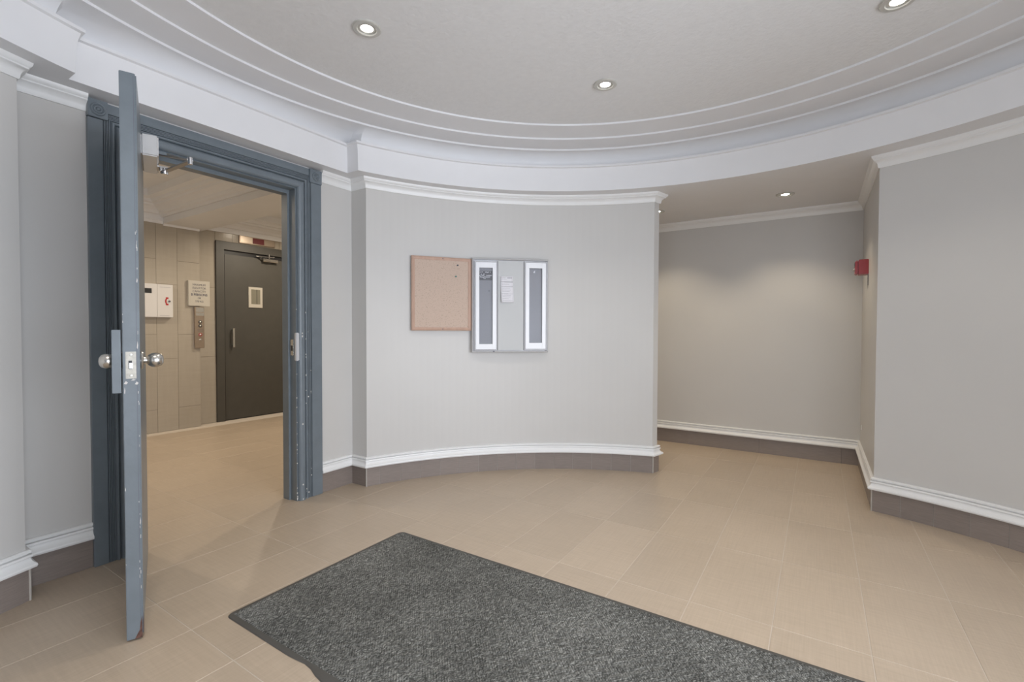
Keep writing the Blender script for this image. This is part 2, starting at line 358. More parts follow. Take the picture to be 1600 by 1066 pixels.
def skirting(side, pts, spec):
    """spec: list of (start, end, tile length, first length) in vertices of the path; tiles 10 mm thick"""
    b = struct(sweep('baseboard_'+side, pts, RAIL, M['white']))
    P = [Vector(p) for p in pts]
    for (i0, i1, tl, first) in spec:
        seg = P[i0:i1+1]; cum = [0]
        for k in range(1, len(seg)): cum.append(cum[-1]+(seg[k]-seg[k-1]).length)
        tot = cum[-1]; inner = offs(P, 0.010)[i0:i1+1]
        def at(s, row):
            for k in range(1, len(cum)):
                if s <= cum[k]+1e-9:
                    t = (s-cum[k-1])/(cum[k]-cum[k-1]); return row[k-1].lerp(row[k], t)
            return row[-1]
        s = 0; L = first
        while s < tot-0.004:
            e = min(s+L, tot); g = 0.0012
            if tot-e < 0.02: e = tot
            a0, a1 = at(s+(g if s > 0 else 0), seg), at(e-(g if e < tot else 0), seg)
            c0, c1 = at(s+(g if s > 0 else 0), inner), at(e-(g if e < tot else 0), inner)
            h = 0.1365+random.uniform(-0.001, 0.0003)
            V = [(*a0, 0), (*a1, 0), (*c1, 0), (*c0, 0), (*a0, h), (*a1, h), (*c1, h), (*c0, h)]
            link_mesh('tile', V, [(0, 1, 2, 3), (4, 5, 6, 7), (0, 1, 5, 4), (1, 2, 6, 5), (2, 3, 7, 6), (3, 0, 4, 7)], M['skirt'], b)
            s = e; L = tl
    # grout backing
    sweep('grout_backing', pts, [(0, 0), (0.0075, 0), (0.0075, 0.1365), (0, 0.1365)], M['strip'], b, smooth=False)
    return b
nA = len(NWarc)
bnw = skirting('northwest', paths['northwest'], [(0, 1, 1.0, 1.0), (1, 2, 1.0, 1.0), (2, 1+nA, 0.1555, 0.095), (1+nA, 2+nA, 1, 1), (2+nA, 3+nA, 0.62, 0.62)])
nB = len(NEarc)
bne = skirting('northeast', paths['northeast'], [(0, 1, 0.632, 0.663), (1, 2, 0.62, 0.45), (2, 1+nB, 0.158, 0.137), (1+nB, 2+nB, 1, 1), (2+nB, 3+nB, 1, 1)])
bsw = skirting('southwest', paths['southwest'], [(1, len(SWarc), 0.62, 0.62), (len(SWarc), len(SWarc)+1, 1, 1), (len(SWarc)+1, len(SWarc)+2, 1, 1)])
def edge_strip(parent, x, y, dx, dy):
    link_mesh('corner_strip', *boxpts(lambda a, b, c: Vector((x+a, y+b, c)), -0.003*0, dx, 0, dy, 0, 0.1365), M['strip'], parent)
for k, (side, p) in enumerate(paths.items()):
    struct(sweep('trim_%d' % (k+1), p, CROWN, M['white']))
a = math.radians
for par, pt in ((bnw, offs([Vector(q) for q in paths['northwest']], 0.0105)[2]), (bnw, offs([Vector(q) for q in paths['northwest']], 0.0105)[1+nA]), (bne, offs([Vector(q) for q in paths['northeast']], 0.0105)[2]), (bsw, offs([Vector(q) for q in paths['southwest']], 0.0105)[len(SWarc)])):
    lathe('corner_strip', [(0, 0), (0.0045, 0), (0.0045, 0.1365), (0, 0.1365)], M['strip'], par, 8, (pt.x, pt.y, 0))

# ------------------------------------------------------------------ ceiling
def arcA(c, r, a0, a1, n): return arc(c, r, a0, a1, n)
RF = 2.285
def cpath():
    """closed cornice line, clockwise from above, recessed over the west and east doors"""
    yb0, yb1, xw = 0.705, 2.165, -2.765
    xe = 2*CC.x-xw
    def an(y, s): dy = y-CC.y; return math.degrees(math.atan2(dy, s*math.sqrt(RF*RF-dy*dy)))
    P = []; lab = []
    A = arc(CC, RF, an(yb1, -1), an(yb1, 1), 120)
    B = arc(CC, RF, an(yb0, 1), an(yb0, -1), 120)
    P += [(xw, yb0+(yb1-yb0)*i/12) for i in range(13)]+A+[(xe, yb1-(yb1-yb0)*i/12) for i in range(13)]+B
    return [Vector(p) for p in P]
CP = cpath()
def coffs(d):
    P = [CP[-1]]+CP+[CP[0]]; return offs(P, d)[1:-1]
ceiling = struct(lathe('ceiling', [(0, 2.557), (1.848, 2.557), (1.848, 2.60), (0, 2.60)], M['ceil'], None, 120, (CC.x, CC.y, 0), smooth=False))
def ringsurf(name, rows, m, close=True):
    """rows: list of closed rings of 3-D points"""
    n = len(rows[0]); V = [p for r in rows for p in r]; F = []
    for k in range(len(rows)-1):
        for i in range(n):
            j = (i+1) % n; F.append((k*n+i, k*n+j, (k+1)*n+j, (k+1)*n+i))
    return link_mesh(name, V, F, m, ceiling, True)
def r3(P, z): return [(p.x, p.y, z) for p in P]
FASC = [(0, HC), (0.0015, HC+0.05), (0.004, HC+0.10), (0.009, HC+0.14), (0.016, HC+0.165), (0.017, HC+0.171), (0.030, HC+0.176), (0.030, HC+0.190), (-0.055, HC+0.191), (-0.055, HC+0.187), (-0.07, HC+0.187), (-0.07, HC+0.006), (-0.07, HC)]
ringsurf('fascia', [r3(coffs(d), z) for d, z in FASC], M['cove'])
# cove: quarter curve from the shelf behind the lip up to the first ring
R1 = 2.235
start = coffs(-0.054); rows = []
for k in range(13):
    t = PI/2*k/12; row = []
    for p, q in zip(start, CP):
        v = (p-CC); e = CC+v.normalized()*(R1-0.0)
        h = 1-math.cos(t); z = HC+0.190+(2.520-HC-0.190)*math.sin(t)
        w = p.lerp(e, h); row.append((w.x, w.y, z))
    rows.append(row)
ringsurf('cove', rows, M['cove'])
def ring(name, ro, ri, z0, z1):
    # flat band whose inner edge drops to the riser below it
    lathe(name, [(ro, z0), (ro, z1), (ri, z1)], M['cove'], ceiling, 144, (CC.x, CC.y, 0))
ring('step_ring', R1, 2.056, 2.520, 2.533)
ring('step_ring', 2.056, 1.848, 2.533, 2.545)
lathe('step_ring', [(1.848, 2.545), (1.848, 2.557)], M['cove'], ceiling, 144, (CC.x, CC.y, 0))
# soffit between the walls and the fascia
def rect_hit(p):
    v = p-CC; tx = ((2.12-CC.x) if v.x > 0 else (-3.01-CC.x))/v.x if abs(v.x) > 1e-6 else 1e9
    ty = ((5.05-CC.y) if v.y > 0 else (-1.75-CC.y))/v.y if abs(v.y) > 1e-6 else 1e9
    return CC+v*min(tx, ty)
fine = []
for i in range(len(CP)):
    fine.append(CP[i])
out = [rect_hit(p) for p in fine]
# include the rectangle's corners by snapping nearest outer points
for cnr in ((2.12, 5.05), (-3.01, 5.05), (-3.01, -1.75), (2.12, -1.75)):
    c = Vector(cnr); k = min(range(len(out)), key=lambda i: (out[i]-c).length); out[k] = c
ringsurf('soffit', [r3(fine, HC), r3(out, HC), r3(out, HC+0.05), r3([CC+(p-CC)*1.035 for p in fine], HC+0.05)], M['cove'])
wbox('slab', -3.2, 2.3, -1.9, 5.2, 2.66, 2.72, M['cove'], ceiling)
struct(sweep('trim_9', [(-3.01, -1.75), (-3.01, 5.05), (2.12, 5.05), (2.12, -1.75), (-3.01, -1.75)], [(0, HC), (0, 2.66), (-0.02, 2.66), (-0.02, HC)], M['cove'], smooth=False))

# ------------------------------------------------------------------ lift hall behind the open door
hall = struct(wbox('wall_hall', -6.4, -6.108, 0.2, 2.69, 0, 2.6, M['wgrout']))
hall2 = struct(wbox('wall_lift', -6.4, -6.20, 2.69, 5.0, 0, 2.6, M['wgrout']))
struct(wbox('wall_hall_south', -6.4, -3.01, 0.1, 0.2, 0, 2.6, M['wall']))
HX = -6.10
def wt(par, x, y0, y1, z0, z1):
    v, F = boxpts(lambda a, d, z: Vector((x-0.008+d, a, z)), y0+0.001, y1-0.001, 0, 0.008, z0+0.001, z1-0.001, 0.0007); link_mesh('tile', v, F, M['wtile'], par)
ys = [2.255-0.2035*k for k in range(9, -1, -1)]+[2.459, 2.6615+0.028]
for i in range(len(ys)-1):
    odd = (len(ys)-1-i) % 2
    zs = [0, 0.251, 1.081, 1.911, 2.42] if odd else [0, 0.0, 0.81, 1.641, 2.42]
    if i == len(ys)-2: zs = [0, 0.251, 1.081, 1.911, 2.42]
    for k in range(4):
        if zs[k+1]-zs[k] > 0.01: wt(hall, HX, ys[i], ys[i+1], zs[k], zs[k+1])
LX = -6.19
for (y0, y1) in ((2.69, 2.905),):
    zs = [0, 0.81, 1.647, 2.42]
    for k in range(3): wt(hall2, LX, y0, y1, zs[k], zs[k+1])
for y0 in (2.905, 3.11, 3.315, 3.52, 3.725): wt(hall2, LX, y0, min(y0+0.205, 3.9), 2.23, 2.42)
for y0 in (3.9, 4.1, 4.3, 4.5, 4.7):
    for z0, z1 in ((0, 0.81), (0.81, 1.64), (1.64, 2.42)): wt(hall2, LX, y0, y0+0.2, z0, z1)
hc = struct(wbox('ceiling_hall', -6.4, -3.01, 0.1, 5.0, 2.60, 2.66, M['cove']))
wbox('beam', -6.2, -3.01, 2.325, 2.745, 2.305, 2.60, M['cove'], hc)
HCR = [(0, 2.37), (0.02, 2.37), (0.028, 2.392), (0.05, 2.398), (0.065, 2.425), (0.10, 2.452), (0.128, 2.462), (0.135, 2.48), (0.16, 2.487), (0.17, 2.515), (0.215, 2.53), (0.22, 2.60), (0, 2.60)]
def crown_h(path, dz=0): return struct(sweep('trim_%d' % (20+len([1 for o in bpy.data.objects if o.name.startswith('trim_2')])), path, [(d, z+dz) for d, z in HCR], M['cove'], smooth=False))
crown_h([(HX, 0.2), (HX, 2.325), (-3.01, 2.325)], 0)
struct(sweep('trim_30', [(HX, 0.2), (HX, 2.324)], [(0, 2.30), (0.014, 2.30), (0.016, 2.325), (0.022, 2.33), (0.022, 2.37), (0, 2.37)], M['cove'], smooth=False))
struct(sweep('trim_31', [(HX, 2.325), (HX, 2.69)], [(0, 2.285), (0.008, 2.285), (0.02, 2.305), (0, 2.305)], M['cove'], smooth=False))
HCR[0] = (0, 2.335); HCR[1] = (0.02, 2.335)
crown_h([(-3.01, 2.745), (LX, 2.745), (LX, 4.95), (-3.01, 4.95)], 0)
# daylight does not reach here: warm ceiling lamps light the hall
for p, e in (((-3.9, 3.58, 2.56), 48), ((-5.2, 3.58, 2.56), 48), ((-5.2, 0.8, 2.56), 42)):
    spot(p, e, (1.0, 0.87, 0.70), 2.85, 0.5, 0.06)

# lift door
FL = Fr((LX, 0), (0, 1))      # u = +y, n = +x
sc = LX/-6.12
def Y(y): return y*sc
def Z(z): return 1.13+(z-1.13)*sc
door2 = struct(empty('door_2', (LX, 3.35, 0)))
def on(par, name, fr, a0, a1, d0, d1, z0, z1, m, ch=0.0):
    o = fbox(name, fr, a0, a1, d0, d1, z0, z1, m, None, ch)
    o.parent = par; o.matrix_parent_inverse = Matrix.Translation(-WL(par)); return o
def WL(o):
    return Vector(o.location) if o.parent is None else Vector((0, 0, 0))
def adopt(o, par): o.parent = par; o.matrix_parent_inverse = Matrix.Translation(-WL(par)); return o
y0, y1 = 2.905, 3.90
on(door2, 'frame_jamb', FL, y0, Y(2.965), 0, 0.022, 0, 2.225, M['elev'])
on(door2, 'frame_jamb', FL, 3.81, y1, 0, 0.022, 0, 2.225, M['elev'])
on(door2, 'frame_head', FL, Y(2.965), 3.81, 0, 0.022, Z(2.118), 2.225, M['elev'])
leaf2 = on(door2, 'door_leaf', FL, Y(2.965)+0.012, 3.80, -0.008, 0.004, 0.012, 2.075, M['elev'])
adopt(wbox('gap', LX-0.009, LX-0.007, Y(2.965), 3.81, 0, Z(2.118), M['black']), door2)
wf = on(door2, 'vision_panel', FL, Y(3.262), Y(3.442), 0.004, 0.014, Z(1.421), Z(1.684), M['sign'], 0.002)
on(wf, 'pane', FL, Y(3.295), Y(3.41), 0.0142, 0.016, Z(1.468), Z(1.655), mat('dim_glass', (0.20, 0.19, 0.15), 0.1), 0)
on(wf, 'wire_bar', FL, Y(3.362), Y(3.370), 0.0162, 0.0172, Z(1.468), Z(1.655), M['elev'])
hn = on(door2, 'pull_handle', FL, Y(3.045), Y(3.070), 0.045, 0.062, Z(0.918), Z(1.154), M['steel'], 0.006)
for z in (0.93, 1.125): on(hn, 'standoff', FL, Y(3.050), Y(3.065), 0.004, 0.046, Z(z), Z(z)+0.02, M['steel'])
cl = on(door2, 'door_closer', FL, Y(3.437), Y(3.638), 0.004, 0.055, Z(2.025), Z(2.066), M['steel'], 0.006)
on(cl, 'closer_bracket', FL, Y(3.355), Y(3.425), 0.022, 0.034, Z(2.078), Z(2.092), M['arm'])
adopt(bar('closer_arm', FL.p(Y(3.39), 0.04, Z(2.085)), FL.p(Y(3.52), 0.15, Z(2.075)), 0.022, 0.006, M['arm']), cl)
adopt(bar('closer_arm', FL.p(Y(3.52), 0.15, Z(2.080)), FL.p(Y(3.53), 0.03, Z(2.088)), 0.018, 0.006, M['arm']), cl)
adopt(rod('closer_pin', FL.p(Y(3.525), 0.03, Z(2.06)), FL.p(Y(3.525), 0.03, Z(2.135)), 0.009, M['chrome']), cl)

# floor indicator over the lift door
fi = tag(empty('floor_indicator', (LX, Y(3.385), 2.2)), 'long bronze lift floor indicator with dark red window above the dark lift door', 'indicator')
b = on(fi, 'plate', FL, Y(3.153), Y(3.616), 0, 0.014, Z(2.228), Z(2.322), M['bronze'], 0.003)
on(fi, 'face', FL, Y(3.165), Y(3.602), 0.0142, 0.018, Z(2.24), Z(2.311), mat('bronze_face', (0.50, 0.42, 0.34), 0.3, metal=0.8))
on(fi, 'display_window', FL, Y(3.317), Y(3.465), 0.0182, 0.021, Z(2.242), Z(2.311), M['led'])

# things on the tiled hall wall
FH = Fr((HX, 0), (0, 1)); sh = HX/-6.12
def yh(v): return v*sh
def zh(v): return 1.13+(v-1.13)*sh
pb = tag(empty('phone_cabinet', (HX, yh(2.24), 1.27)), 'white two-door emergency phone cabinet with a red handset symbol on beige hall tiles', 'cabinet')
on(pb, 'body', FH, yh(2.06), yh(2.402), 0, 0.042, zh(1.27), zh(1.634), M['box'])
on(pb, 'door', FH, yh(2.062), yh(2.2525), 0.0425, 0.050, zh(1.272), zh(1.632), M['box'], 0.0015)
d_ = on(pb, 'door', FH, yh(2.2545), yh(2.402), 0.0425, 0.050, zh(1.272), zh(1.632), M['box'], 0.0015)
on(pb, 'display', FH, yh(2.118), yh(2.200), 0.0502, 0.053, zh(1.530), zh(1.582), M['black'])
# handset symbol: curved bar with two ends, facing right
V = []; n_ = 12
for i in range(n_+1):
    t = -1.15+2.3*i/n_; z = 1.449+0.040*math.sin(t)/math.sin(1.15); yy = 2.352-0.020*(math.cos(t)-math.cos(1.15))/(1-math.cos(1.15))
    V.append((yy, z))
HS = [FH.p(yh(y_), 0.0506, zh(z_)) for y_, z_ in [(v[0]-0.007, v[1]) for v in V]+[(v[0]+0.007, v[1]) for v in reversed(V)]]
o = link_mesh('handset_symbol', HS+[p+Vector((0.0012, 0, 0)) for p in HS], [tuple(range(len(HS))), tuple(range(len(HS), 2*len(HS)))]+[(i, (i+1) % len(HS), (i+1) % len(HS)+len(HS), i+len(HS)) for i in range(len(HS))], M['redmark']); adopt(o, d_)
for z in (1.414, 1.484): on(d_, 'handset_end', FH, yh(2.333), yh(2.357), 0.0506, 0.052, zh(z-0.009), zh(z+0.009), M['redmark'])
o = lathe('key_lock', [(0, 0), (0.011, 0), (0.011, 0.006), (0, 0.006)], M['ink'], None, 16, FH.p(yh(2.367), 0.0504, zh(1.449)), (1, 0, 0)); adopt(o, d_)
for z, w in ((1.600, 0.105), (1.288, 0.09)): on(d_, 'print_line', FH, yh(2.275), yh(2.275+w), 0.0502, 0.0508, zh(z), zh(z+0.003), M['inkgrey'])

sg = tag(empty('capacity_sign', (HX, yh(2.683), 1.41)), 'beige printed sign reading maximum elevator capacity above the lift call buttons', 'sign')
on(sg, 'plate', FH, yh(2.5695), yh(2.688), 0.0, 0.022, zh(1.413), zh(1.706), M['sign'])
on(sg, 'plate_face', FH, yh(2.5695), yh(2.796), 0.022, 0.026, zh(1.413), zh(1.706), M['sign'], 0.001)
for i, (s_, h, b_) in enumerate((('MAXIMUM', 0.026, 0), ('ELEVATOR', 0.026, 0), ('CAPACITY', 0.026, 0), ('8 PERSONS', 0.031, 0.0009), ('OR', 0.022, 0), ('570 KG', 0.024, 0))):
    p = FH.p(yh(2.682), 0.0268, zh(1.658-0.0385*i)); t = text('lettering', s_, h*1.25, p, (0, 1, 0), M['ink'], sg, bold=b_, sx=0.92); t.matrix_parent_inverse = Matrix.Translation(-WL(sg))

cp = tag(empty('call_panel', (HX, yh(2.68), 0.92)), 'slim brushed steel lift call panel with round buttons below the capacity sign', 'panel')
on(cp, 'plate', FH, yh(2.631), yh(2.733), 0, 0.028, zh(0.920), zh(1.404), M['bronze'], 0.004)
on(cp, 'bright_plate', FH, yh(2.645), yh(2.729), 0.0282, 0.0292, zh(1.30), zh(1.395), M['steel'])
for z, m1, m2, nm in ((1.225, 'black', 'steel', 'button'), (1.181, 'black', 'steel', 'button'), (1.077, 'red', 'steel', 'button'), (1.018, 'bronze', 'chrome', 'key_switch')):
    o = lathe(nm, [(0, 0), (0.019 if nm == 'button' else 0.013, 0), (0.019 if nm == 'button' else 0.013, 0.004), (0.012, 0.005)], M[m1], None, 20, FH.p(yh(2.687), 0.0282, zh(z)), (1, 0, 0)); adopt(o, cp)
    o = lathe('cap', [(0, 0.0065), (0.008, 0.006), (0.011, 0.004), (0.011, 0)], M[m2], None, 20, FH.p(yh(2.687), 0.0290, zh(z)), (1, 0, 0)); adopt(o, cp)
on(cp, 'print_line', FH, yh(2.655), yh(2.722), 0.0282, 0.0288, zh(1.130), zh(1.134), M['ink'])
on(cp, 'print_line', FH, yh(2.660), yh(2.718), 0.0282, 0.0288, zh(1.115), zh(1.118), M['ink'])
on(cp, 'print_line', FH, yh(2.65), yh(2.725), 0.0293, 0.0297, zh(1.335), zh(1.342), M['bronze'])

# ------------------------------------------------------------------ door_1: casing, jambs and open leaf
door1 = struct(empty('door_1', (XR, 1.405, 0)))
YL, YRt, ZT = 0.965, 1.843, 2.054
mp = lambda aa, bb, h: (XR+h, aa, bb)
INNER = [(0.0, 0.0), (0.0, 0.018), (-0.003, 0.022), (-0.007, 0.018)] + [(-(0.036-0.026*math.cos(PI*t/8)), 0.016+0.024*math.sin(PI*t/8)) for t in range(9)] + \
        [(-0.064, 0.014), (-0.066, 0.026), (-0.070, 0.030), (-0.075, 0.030), (-0.078, 0.026), (-0.080, 0.018)]
# fluted band
for k in range(4):
    s0 = 0.083+k*0.0065; INNER += [(-s0, 0.0145), (-s0-0.001, 0.022), (-s0-0.0045, 0.022), (-s0-0.0055, 0.0145)]
INNER += [(-0.110, 0.018), (-0.110, 0.0)]
pl = [(YL, 0.0), (YL, ZT), (YRt, ZT), (YRt, 0.0)]
# path goes up the left side, across, down the right; opening lies on its right, so the moulding sits at negative offset
adopt(sweep('casing_moulding', pl, INNER, M['door'], None, mp), door1)
def cas(name, y0, y1, z0, z1):
    v = []; prof = [(0, 0), (0, 0.020), (0.004, 0.024)]
    return adopt(wbox(name, XR, XR+0.026, y0, y1, z0, z1, M['door'], None, 0.002), door1)
cas('casing_flat', 1.954, 2.033, 0.0, 2.122); cas('casing_flat', 0.797, YL-0.111, 0.0, 2.128)
adopt(wbox('casing_flat', XR, XR+0.024, 0.872, 1.943, ZT+0.111, 2.212, M['door'], None, 0.002), door1)
for (y0, y1, z0, yc, zc, r) in ((1.943, 2.033, 2.122, 1.988, 2.167, 0.030), (0.797, 0.872, 2.130, 0.834, 2.169, 0.031)):
    cb = adopt(wbox('corner_block', XR, XR+0.034, y0, y1, z0, 2.214, M['door'], None, 0.002), door1)
    prof = [(0, 0.006), (0.005, 0.006), (0.008, 0.0015), (0.011, 0.005), (0.015, 0.005), (0.018, 0.0015), (0.022, 0.006), (0.026, 0.006), (r, 0.0)]
    adopt(lathe('rosette', [(q*r/0.030 if q != r else r, h) for q, h in prof], M['door'], None, 32, (XR+0.034, yc, zc), (1, 0, 0)), cb)
# jambs with rabbet and stop
XB = -3.01
adopt(wbox('jamb', XB, XR, 1.8435, 1.862, 0, ZT+0.018, M['door']), door1)
adopt(wbox('jamb', XB, XR, 0.948, YL, 0, ZT+0.018, M['door']), door1)
adopt(wbox('jamb_head', XB, XR, YL, 1.8435, ZT, ZT+0.018, M['door']), door1)
for y0, y1 in ((1.829, 1.843), (YL, YL+0.014)): adopt(wbox('door_stop', XB, -2.945, y0, y1, 0, 2.030, M['door']), door1)
adopt(wbox('door_stop', XB, -2.945, YL, 1.8435, 2.030, ZT, M['door']), door1)
sp = adopt(wbox('strike_plate', -2.934, -2.902, 1.838, 1.842, 0.965, 1.07, M['steel'], None, 0.001), door1)
adopt(wbox('strike_hole', -2.926, -2.910, 1.8365, 1.838, 0.995, 1.03, M['black']), sp)
# notch worn in the round of the casing beside the strike
adopt(wbox('casing_notch', XR+0.006, XR+0.030, 1.8385, 1.872, 0.93, 1.115, M['alu'], None, 0.004), door1)

# leaf: free edge near the camera, hinged on the left jamb
A = Vector((-2.080, 0.664, 0)); ld = Vector((-0.9364, 0.3508, 0)).normalized(); LL = 0.845; LT = 0.045; HTL = 2.046
class FL_: pass
lf = Fr((A.x, A.y), (ld.x, ld.y))     # n = (u.y, -u.x) = (0.35, 0.936): toward north
def L_(name, a0, a1, d0, d1, z0, z1, m, par=None, ch=0.0): return on(par or leaf1, name, lf, a0, a1, d0, d1, z0, z1, m, ch)
leaf1 = on(door1, 'door_leaf', lf, 0, LL, 0, LT, 0.006, HTL, M['door'])
bm = bmesh.new(); bm.from_mesh(leaf1.data); bmesh.ops.bevel(bm, geom=bm.edges, offset=0.0018, segments=2, affect='EDGES'); bm.to_mesh(leaf1.data); bm.free()
# applied sheet on the north face, its edge showing as a thin line
L_('face_sheet', 0.004, LL-0.01, LT+0.0002, LT+0.0035, 0.02, HTL-0.006, M['door'])
L_('edge_seam', -0.0004, 0.002, 0.0392, 0.0402, 0.02, HTL-0.01, M['ink'])
L_('latch_plate', -0.0018, 0.0, 0.008, 0.038, 0.955, 1.052, mat('worn_latch_metal', (0.42, 0.40, 0.35), 0.4, metal=0.5, var=0.15, vscale=60))
L_('latch_hole', -0.0024, -0.0018, 0.016, 0.026, 0.99, 1.02, M['black'])
lv = L_('latch_bolt', -0.0045, -0.0024, 0.018, 0.028, 0.992, 1.012, M['chrome'])
for z in (0.966, 1.041):
    o = lathe('screw', [(0, 0.002), (0.004, 0.0015), (0.005, 0)], M['ring'], None, 10, lf.p(-0.0018, 0.023, z), -lf.u); adopt(o, leaf1)
for a0, a1, z0, z1 in ((0.002, 0.014, 0.935, 0.947), (0.022, 0.036, 0.948, 0.953), (0.033, 0.044, 0.932, 0.944), (0.040, 0.044, 1.06, 1.09), (0.041, 0.045, 1.30, 1.318), (0.003, 0.006, 0.90, 0.925), (0.042, 0.045, 0.42, 0.45), (0.001, 0.004, 0.55, 0.565)):
    v = [lf.p(-0.0006, a0, z0+0.2*(z1-z0)), lf.p(-0.0006, a0+0.6*(a1-a0), z0), lf.p(-0.0006, a1, z0+0.5*(z1-z0)), lf.p(-0.0006, a0+0.5*(a1-a0), z1)]
    v += [p+lf.u*0.001 for p in v]; o = link_mesh('paint_chip', v, [(0, 1, 2, 3), (4, 5, 6, 7), (0, 1, 5, 4), (1, 2, 6, 5), (2, 3, 7, 6), (3, 0, 4, 7)], M['chip']); adopt(o, leaf1)
for _k in range(26):
    z0 = random.uniform(0.1, 1.6); h_ = random.uniform(0.004, 0.014); a0 = random.choice((0.0395, 0.042, 0.0435, 0.043, 0.001)); w_ = random.uniform(0.0008, 0.0018)
    L_('paint_chip', -0.0007, 0.0, a0, a0+w_, z0, z0+h_, M['chip'])
# rusty bottom corner
v = [lf.p(-0.0009, 0.024, 0.0062), lf.p(-0.0009, 0.0452, 0.0062), lf.p(-0.0009, 0.0452, 0.085), lf.p(-0.0009, 0.040, 0.06), lf.p(-0.0009, 0.038, 0.035), lf.p(-0.0009, 0.030, 0.02)]
v += [p+lf.u*0.001 for p in v]; adopt(link_mesh('rust_patch', v, [tuple(range(6)), tuple(range(6, 12))]+[(i, (i+1) % 6, (i+1) % 6+6, i+6) for i in range(6)], M['rust']), leaf1)
L_('rust_patch', 0.0, 0.05, LT+0.0036, LT+0.0042, 0.0065, 0.07, M['rust'])
# angle-shaped latch guard on the south face
V2 = [(0.004, -0.030), (0.004, -0.005), (0.05, -0.005), (0.05, -0.009), (0.008, -0.009), (0.008, -0.030)]
o = link_mesh('latch_guard', [lf.p(a, d, z) for z in (0.905, 1.13) for a, d in V2], [tuple(range(6)), tuple(range(6, 12))]+[(i, (i+1) % 6, (i+1) % 6+6, i+6) for i in range(6)], M['door'])
adopt(o, leaf1)
knobp = [(0, -0.0), (0.032, 0.0), (0.033, 0.004), (0.028, 0.009), (0.015, 0.011), (0.013, 0.016), (0.0125, 0.019), (0.020, 0.024), (0.0255, 0.033), (0.0275, 0.043), (0.0265, 0.053), (0.022, 0.063), (0.013, 0.069), (0, 0.071)]
adopt(lathe('knob', knobp, M['steel'], None, 40, lf.p(0.065, LT+0.003, 1.017), lf.n), leaf1)
adopt(lathe('knob', knobp, M['steel'], None, 40, lf.p(0.065, 0.0, 1.017), -lf.n), leaf1)
for z in (0.25, 1.02, 1.80): adopt(rod('hinge', lf.p(LL-0.004, -0.006, z), lf.p(LL-0.004, -0.006, z+0.1), 0.007, M['door']), leaf1)
# closer body on the north face with its two-bar arm
cb = L_('door_closer', 0.44, 0.735, LT+0.0035, LT+0.066, 1.893, 1.985, M['closer'])
bm = bmesh.new(); bm.from_mesh(cb.data); bmesh.ops.bevel(bm, geom=bm.edges, offset=0.006, segments=3, affect='EDGES'); bm.to_mesh(cb.data); bm.free()
sp_ = lf.p(0.60, LT+0.088, 0)
L_('arm_base', 0.575, 0.64, LT+0.060, LT+0.100, 1.886, 1.893, M['arm'], door1); el = Vector((-2.373, 1.013, 1.884))
def C_(o): adopt(o, door1)
arm = adopt(bar('closer_arm', Vector((sp_.x, sp_.y, 1.876)), el, 0.022, 0.006, M['arm']), door1)
adopt(bar('closer_arm', Vector((el.x, el.y, 1.892)), Vector((-2.862, 1.075, 2.030)), 0.022, 0.006, M['arm']), door1)
for p, z0, z1, r in ((el, 1.872, 1.902, 0.010), (sp_, 1.862, 1.893, 0.014), (lf.p(0.585, LT+0.074, 0), 1.872, 1.893, 0.006), (lf.p(0.63, LT+0.078, 0), 1.874, 1.900, 0.007)):
    adopt(rod('closer_pin', (p.x, p.y, z0), (p.x, p.y, z1), r, M['chrome'], None, 14), door1)
adopt(wbox('closer_bracket', XR+0.018, XR+0.045, 1.04, 1.11, 2.034, 2.050, M['door'], None, 0.002), door1)
# flaked paint on the right casing
for k in range(46):
    v_ = random.choice((0.000, 0.001, 0.0655, 0.066, 0.084, 0.104, 0.03)); z = random.uniform(0.02, 1.3)**1.4*0.9
    s_ = random.uniform(0.002, 0.0055); hx = {0.03: 0.0415}.get(v_, 0.0275 if v_ > 0.06 and v_ < 0.07 else 0.0225)
    o = lathe('paint_chip', [(0, 0.0015), (s_, 0.001), (s_*1.1, 0)], M['chip'], None, 6, (XR+hx-0.001, YRt+v_+0.002, z), (1, 0, 0), smooth=False); adopt(o, door1)

# ------------------------------------------------------------------ boards on the curved wall
def frame(par, fr, a0, a1, z0, z1, w, d0, d1, m, name='frame_bar', bevel=0.4):
    """mitred picture frame out of four bars"""
    q = [(a0, z0), (a1, z0), (a1, z1), (a0, z1)]; i_ = [(a0+w, z0+w), (a1-w, z0+w), (a1-w, z1-w), (a0+w, z1-w)]
    mo = [(a0+w*bevel, z0+w*bevel), (a1-w*bevel, z0+w*bevel), (a1-w*bevel, z1-w*bevel), (a0+w*bevel, z1-w*bevel)]; dm = d1; dl = d1-(d1-d0)*0.18
    for k in range(4):
        j = (k+1) % 4
        sec = lambda c, m_, n_: [fr.p(c[0], d0, c[1]), fr.p(c[0], dl, c[1]), fr.p(m_[0], dm, m_[1]), fr.p(n_[0], dl, n_[1]), fr.p(n_[0], d0, n_[1])]
        V = sec(q[k], mo[k], i_[k])+sec(q[j], mo[j], i_[j])
        o = link_mesh(name, V, [(0, 1, 2, 3, 4), (5, 6, 7, 8, 9)]+[(t, (t+1) % 5, (t+1) % 5+5, t+5) for t in range(5)], m); adopt(o, par)
cb_ = tag(empty('cork_board', (-2.45, 2.79, 1.13)), 'cork notice board with pinkish wooden frame on the curved wall', 'board')
fc = Fr((-2.56992506, 2.58545821), (0.57008155, 0.82158811))     # front plane; n points into the room
W1 = 0.4705
frame(cb_, fc, 0.0, W1, 1.1325, 1.6975, 0.024, -0.022, 0.001, M['wood'])
on(cb_, 'cork_sheet', fc, 0.012, W1-0.012, -0.020, -0.008, 1.145, 1.686, M['cork'])
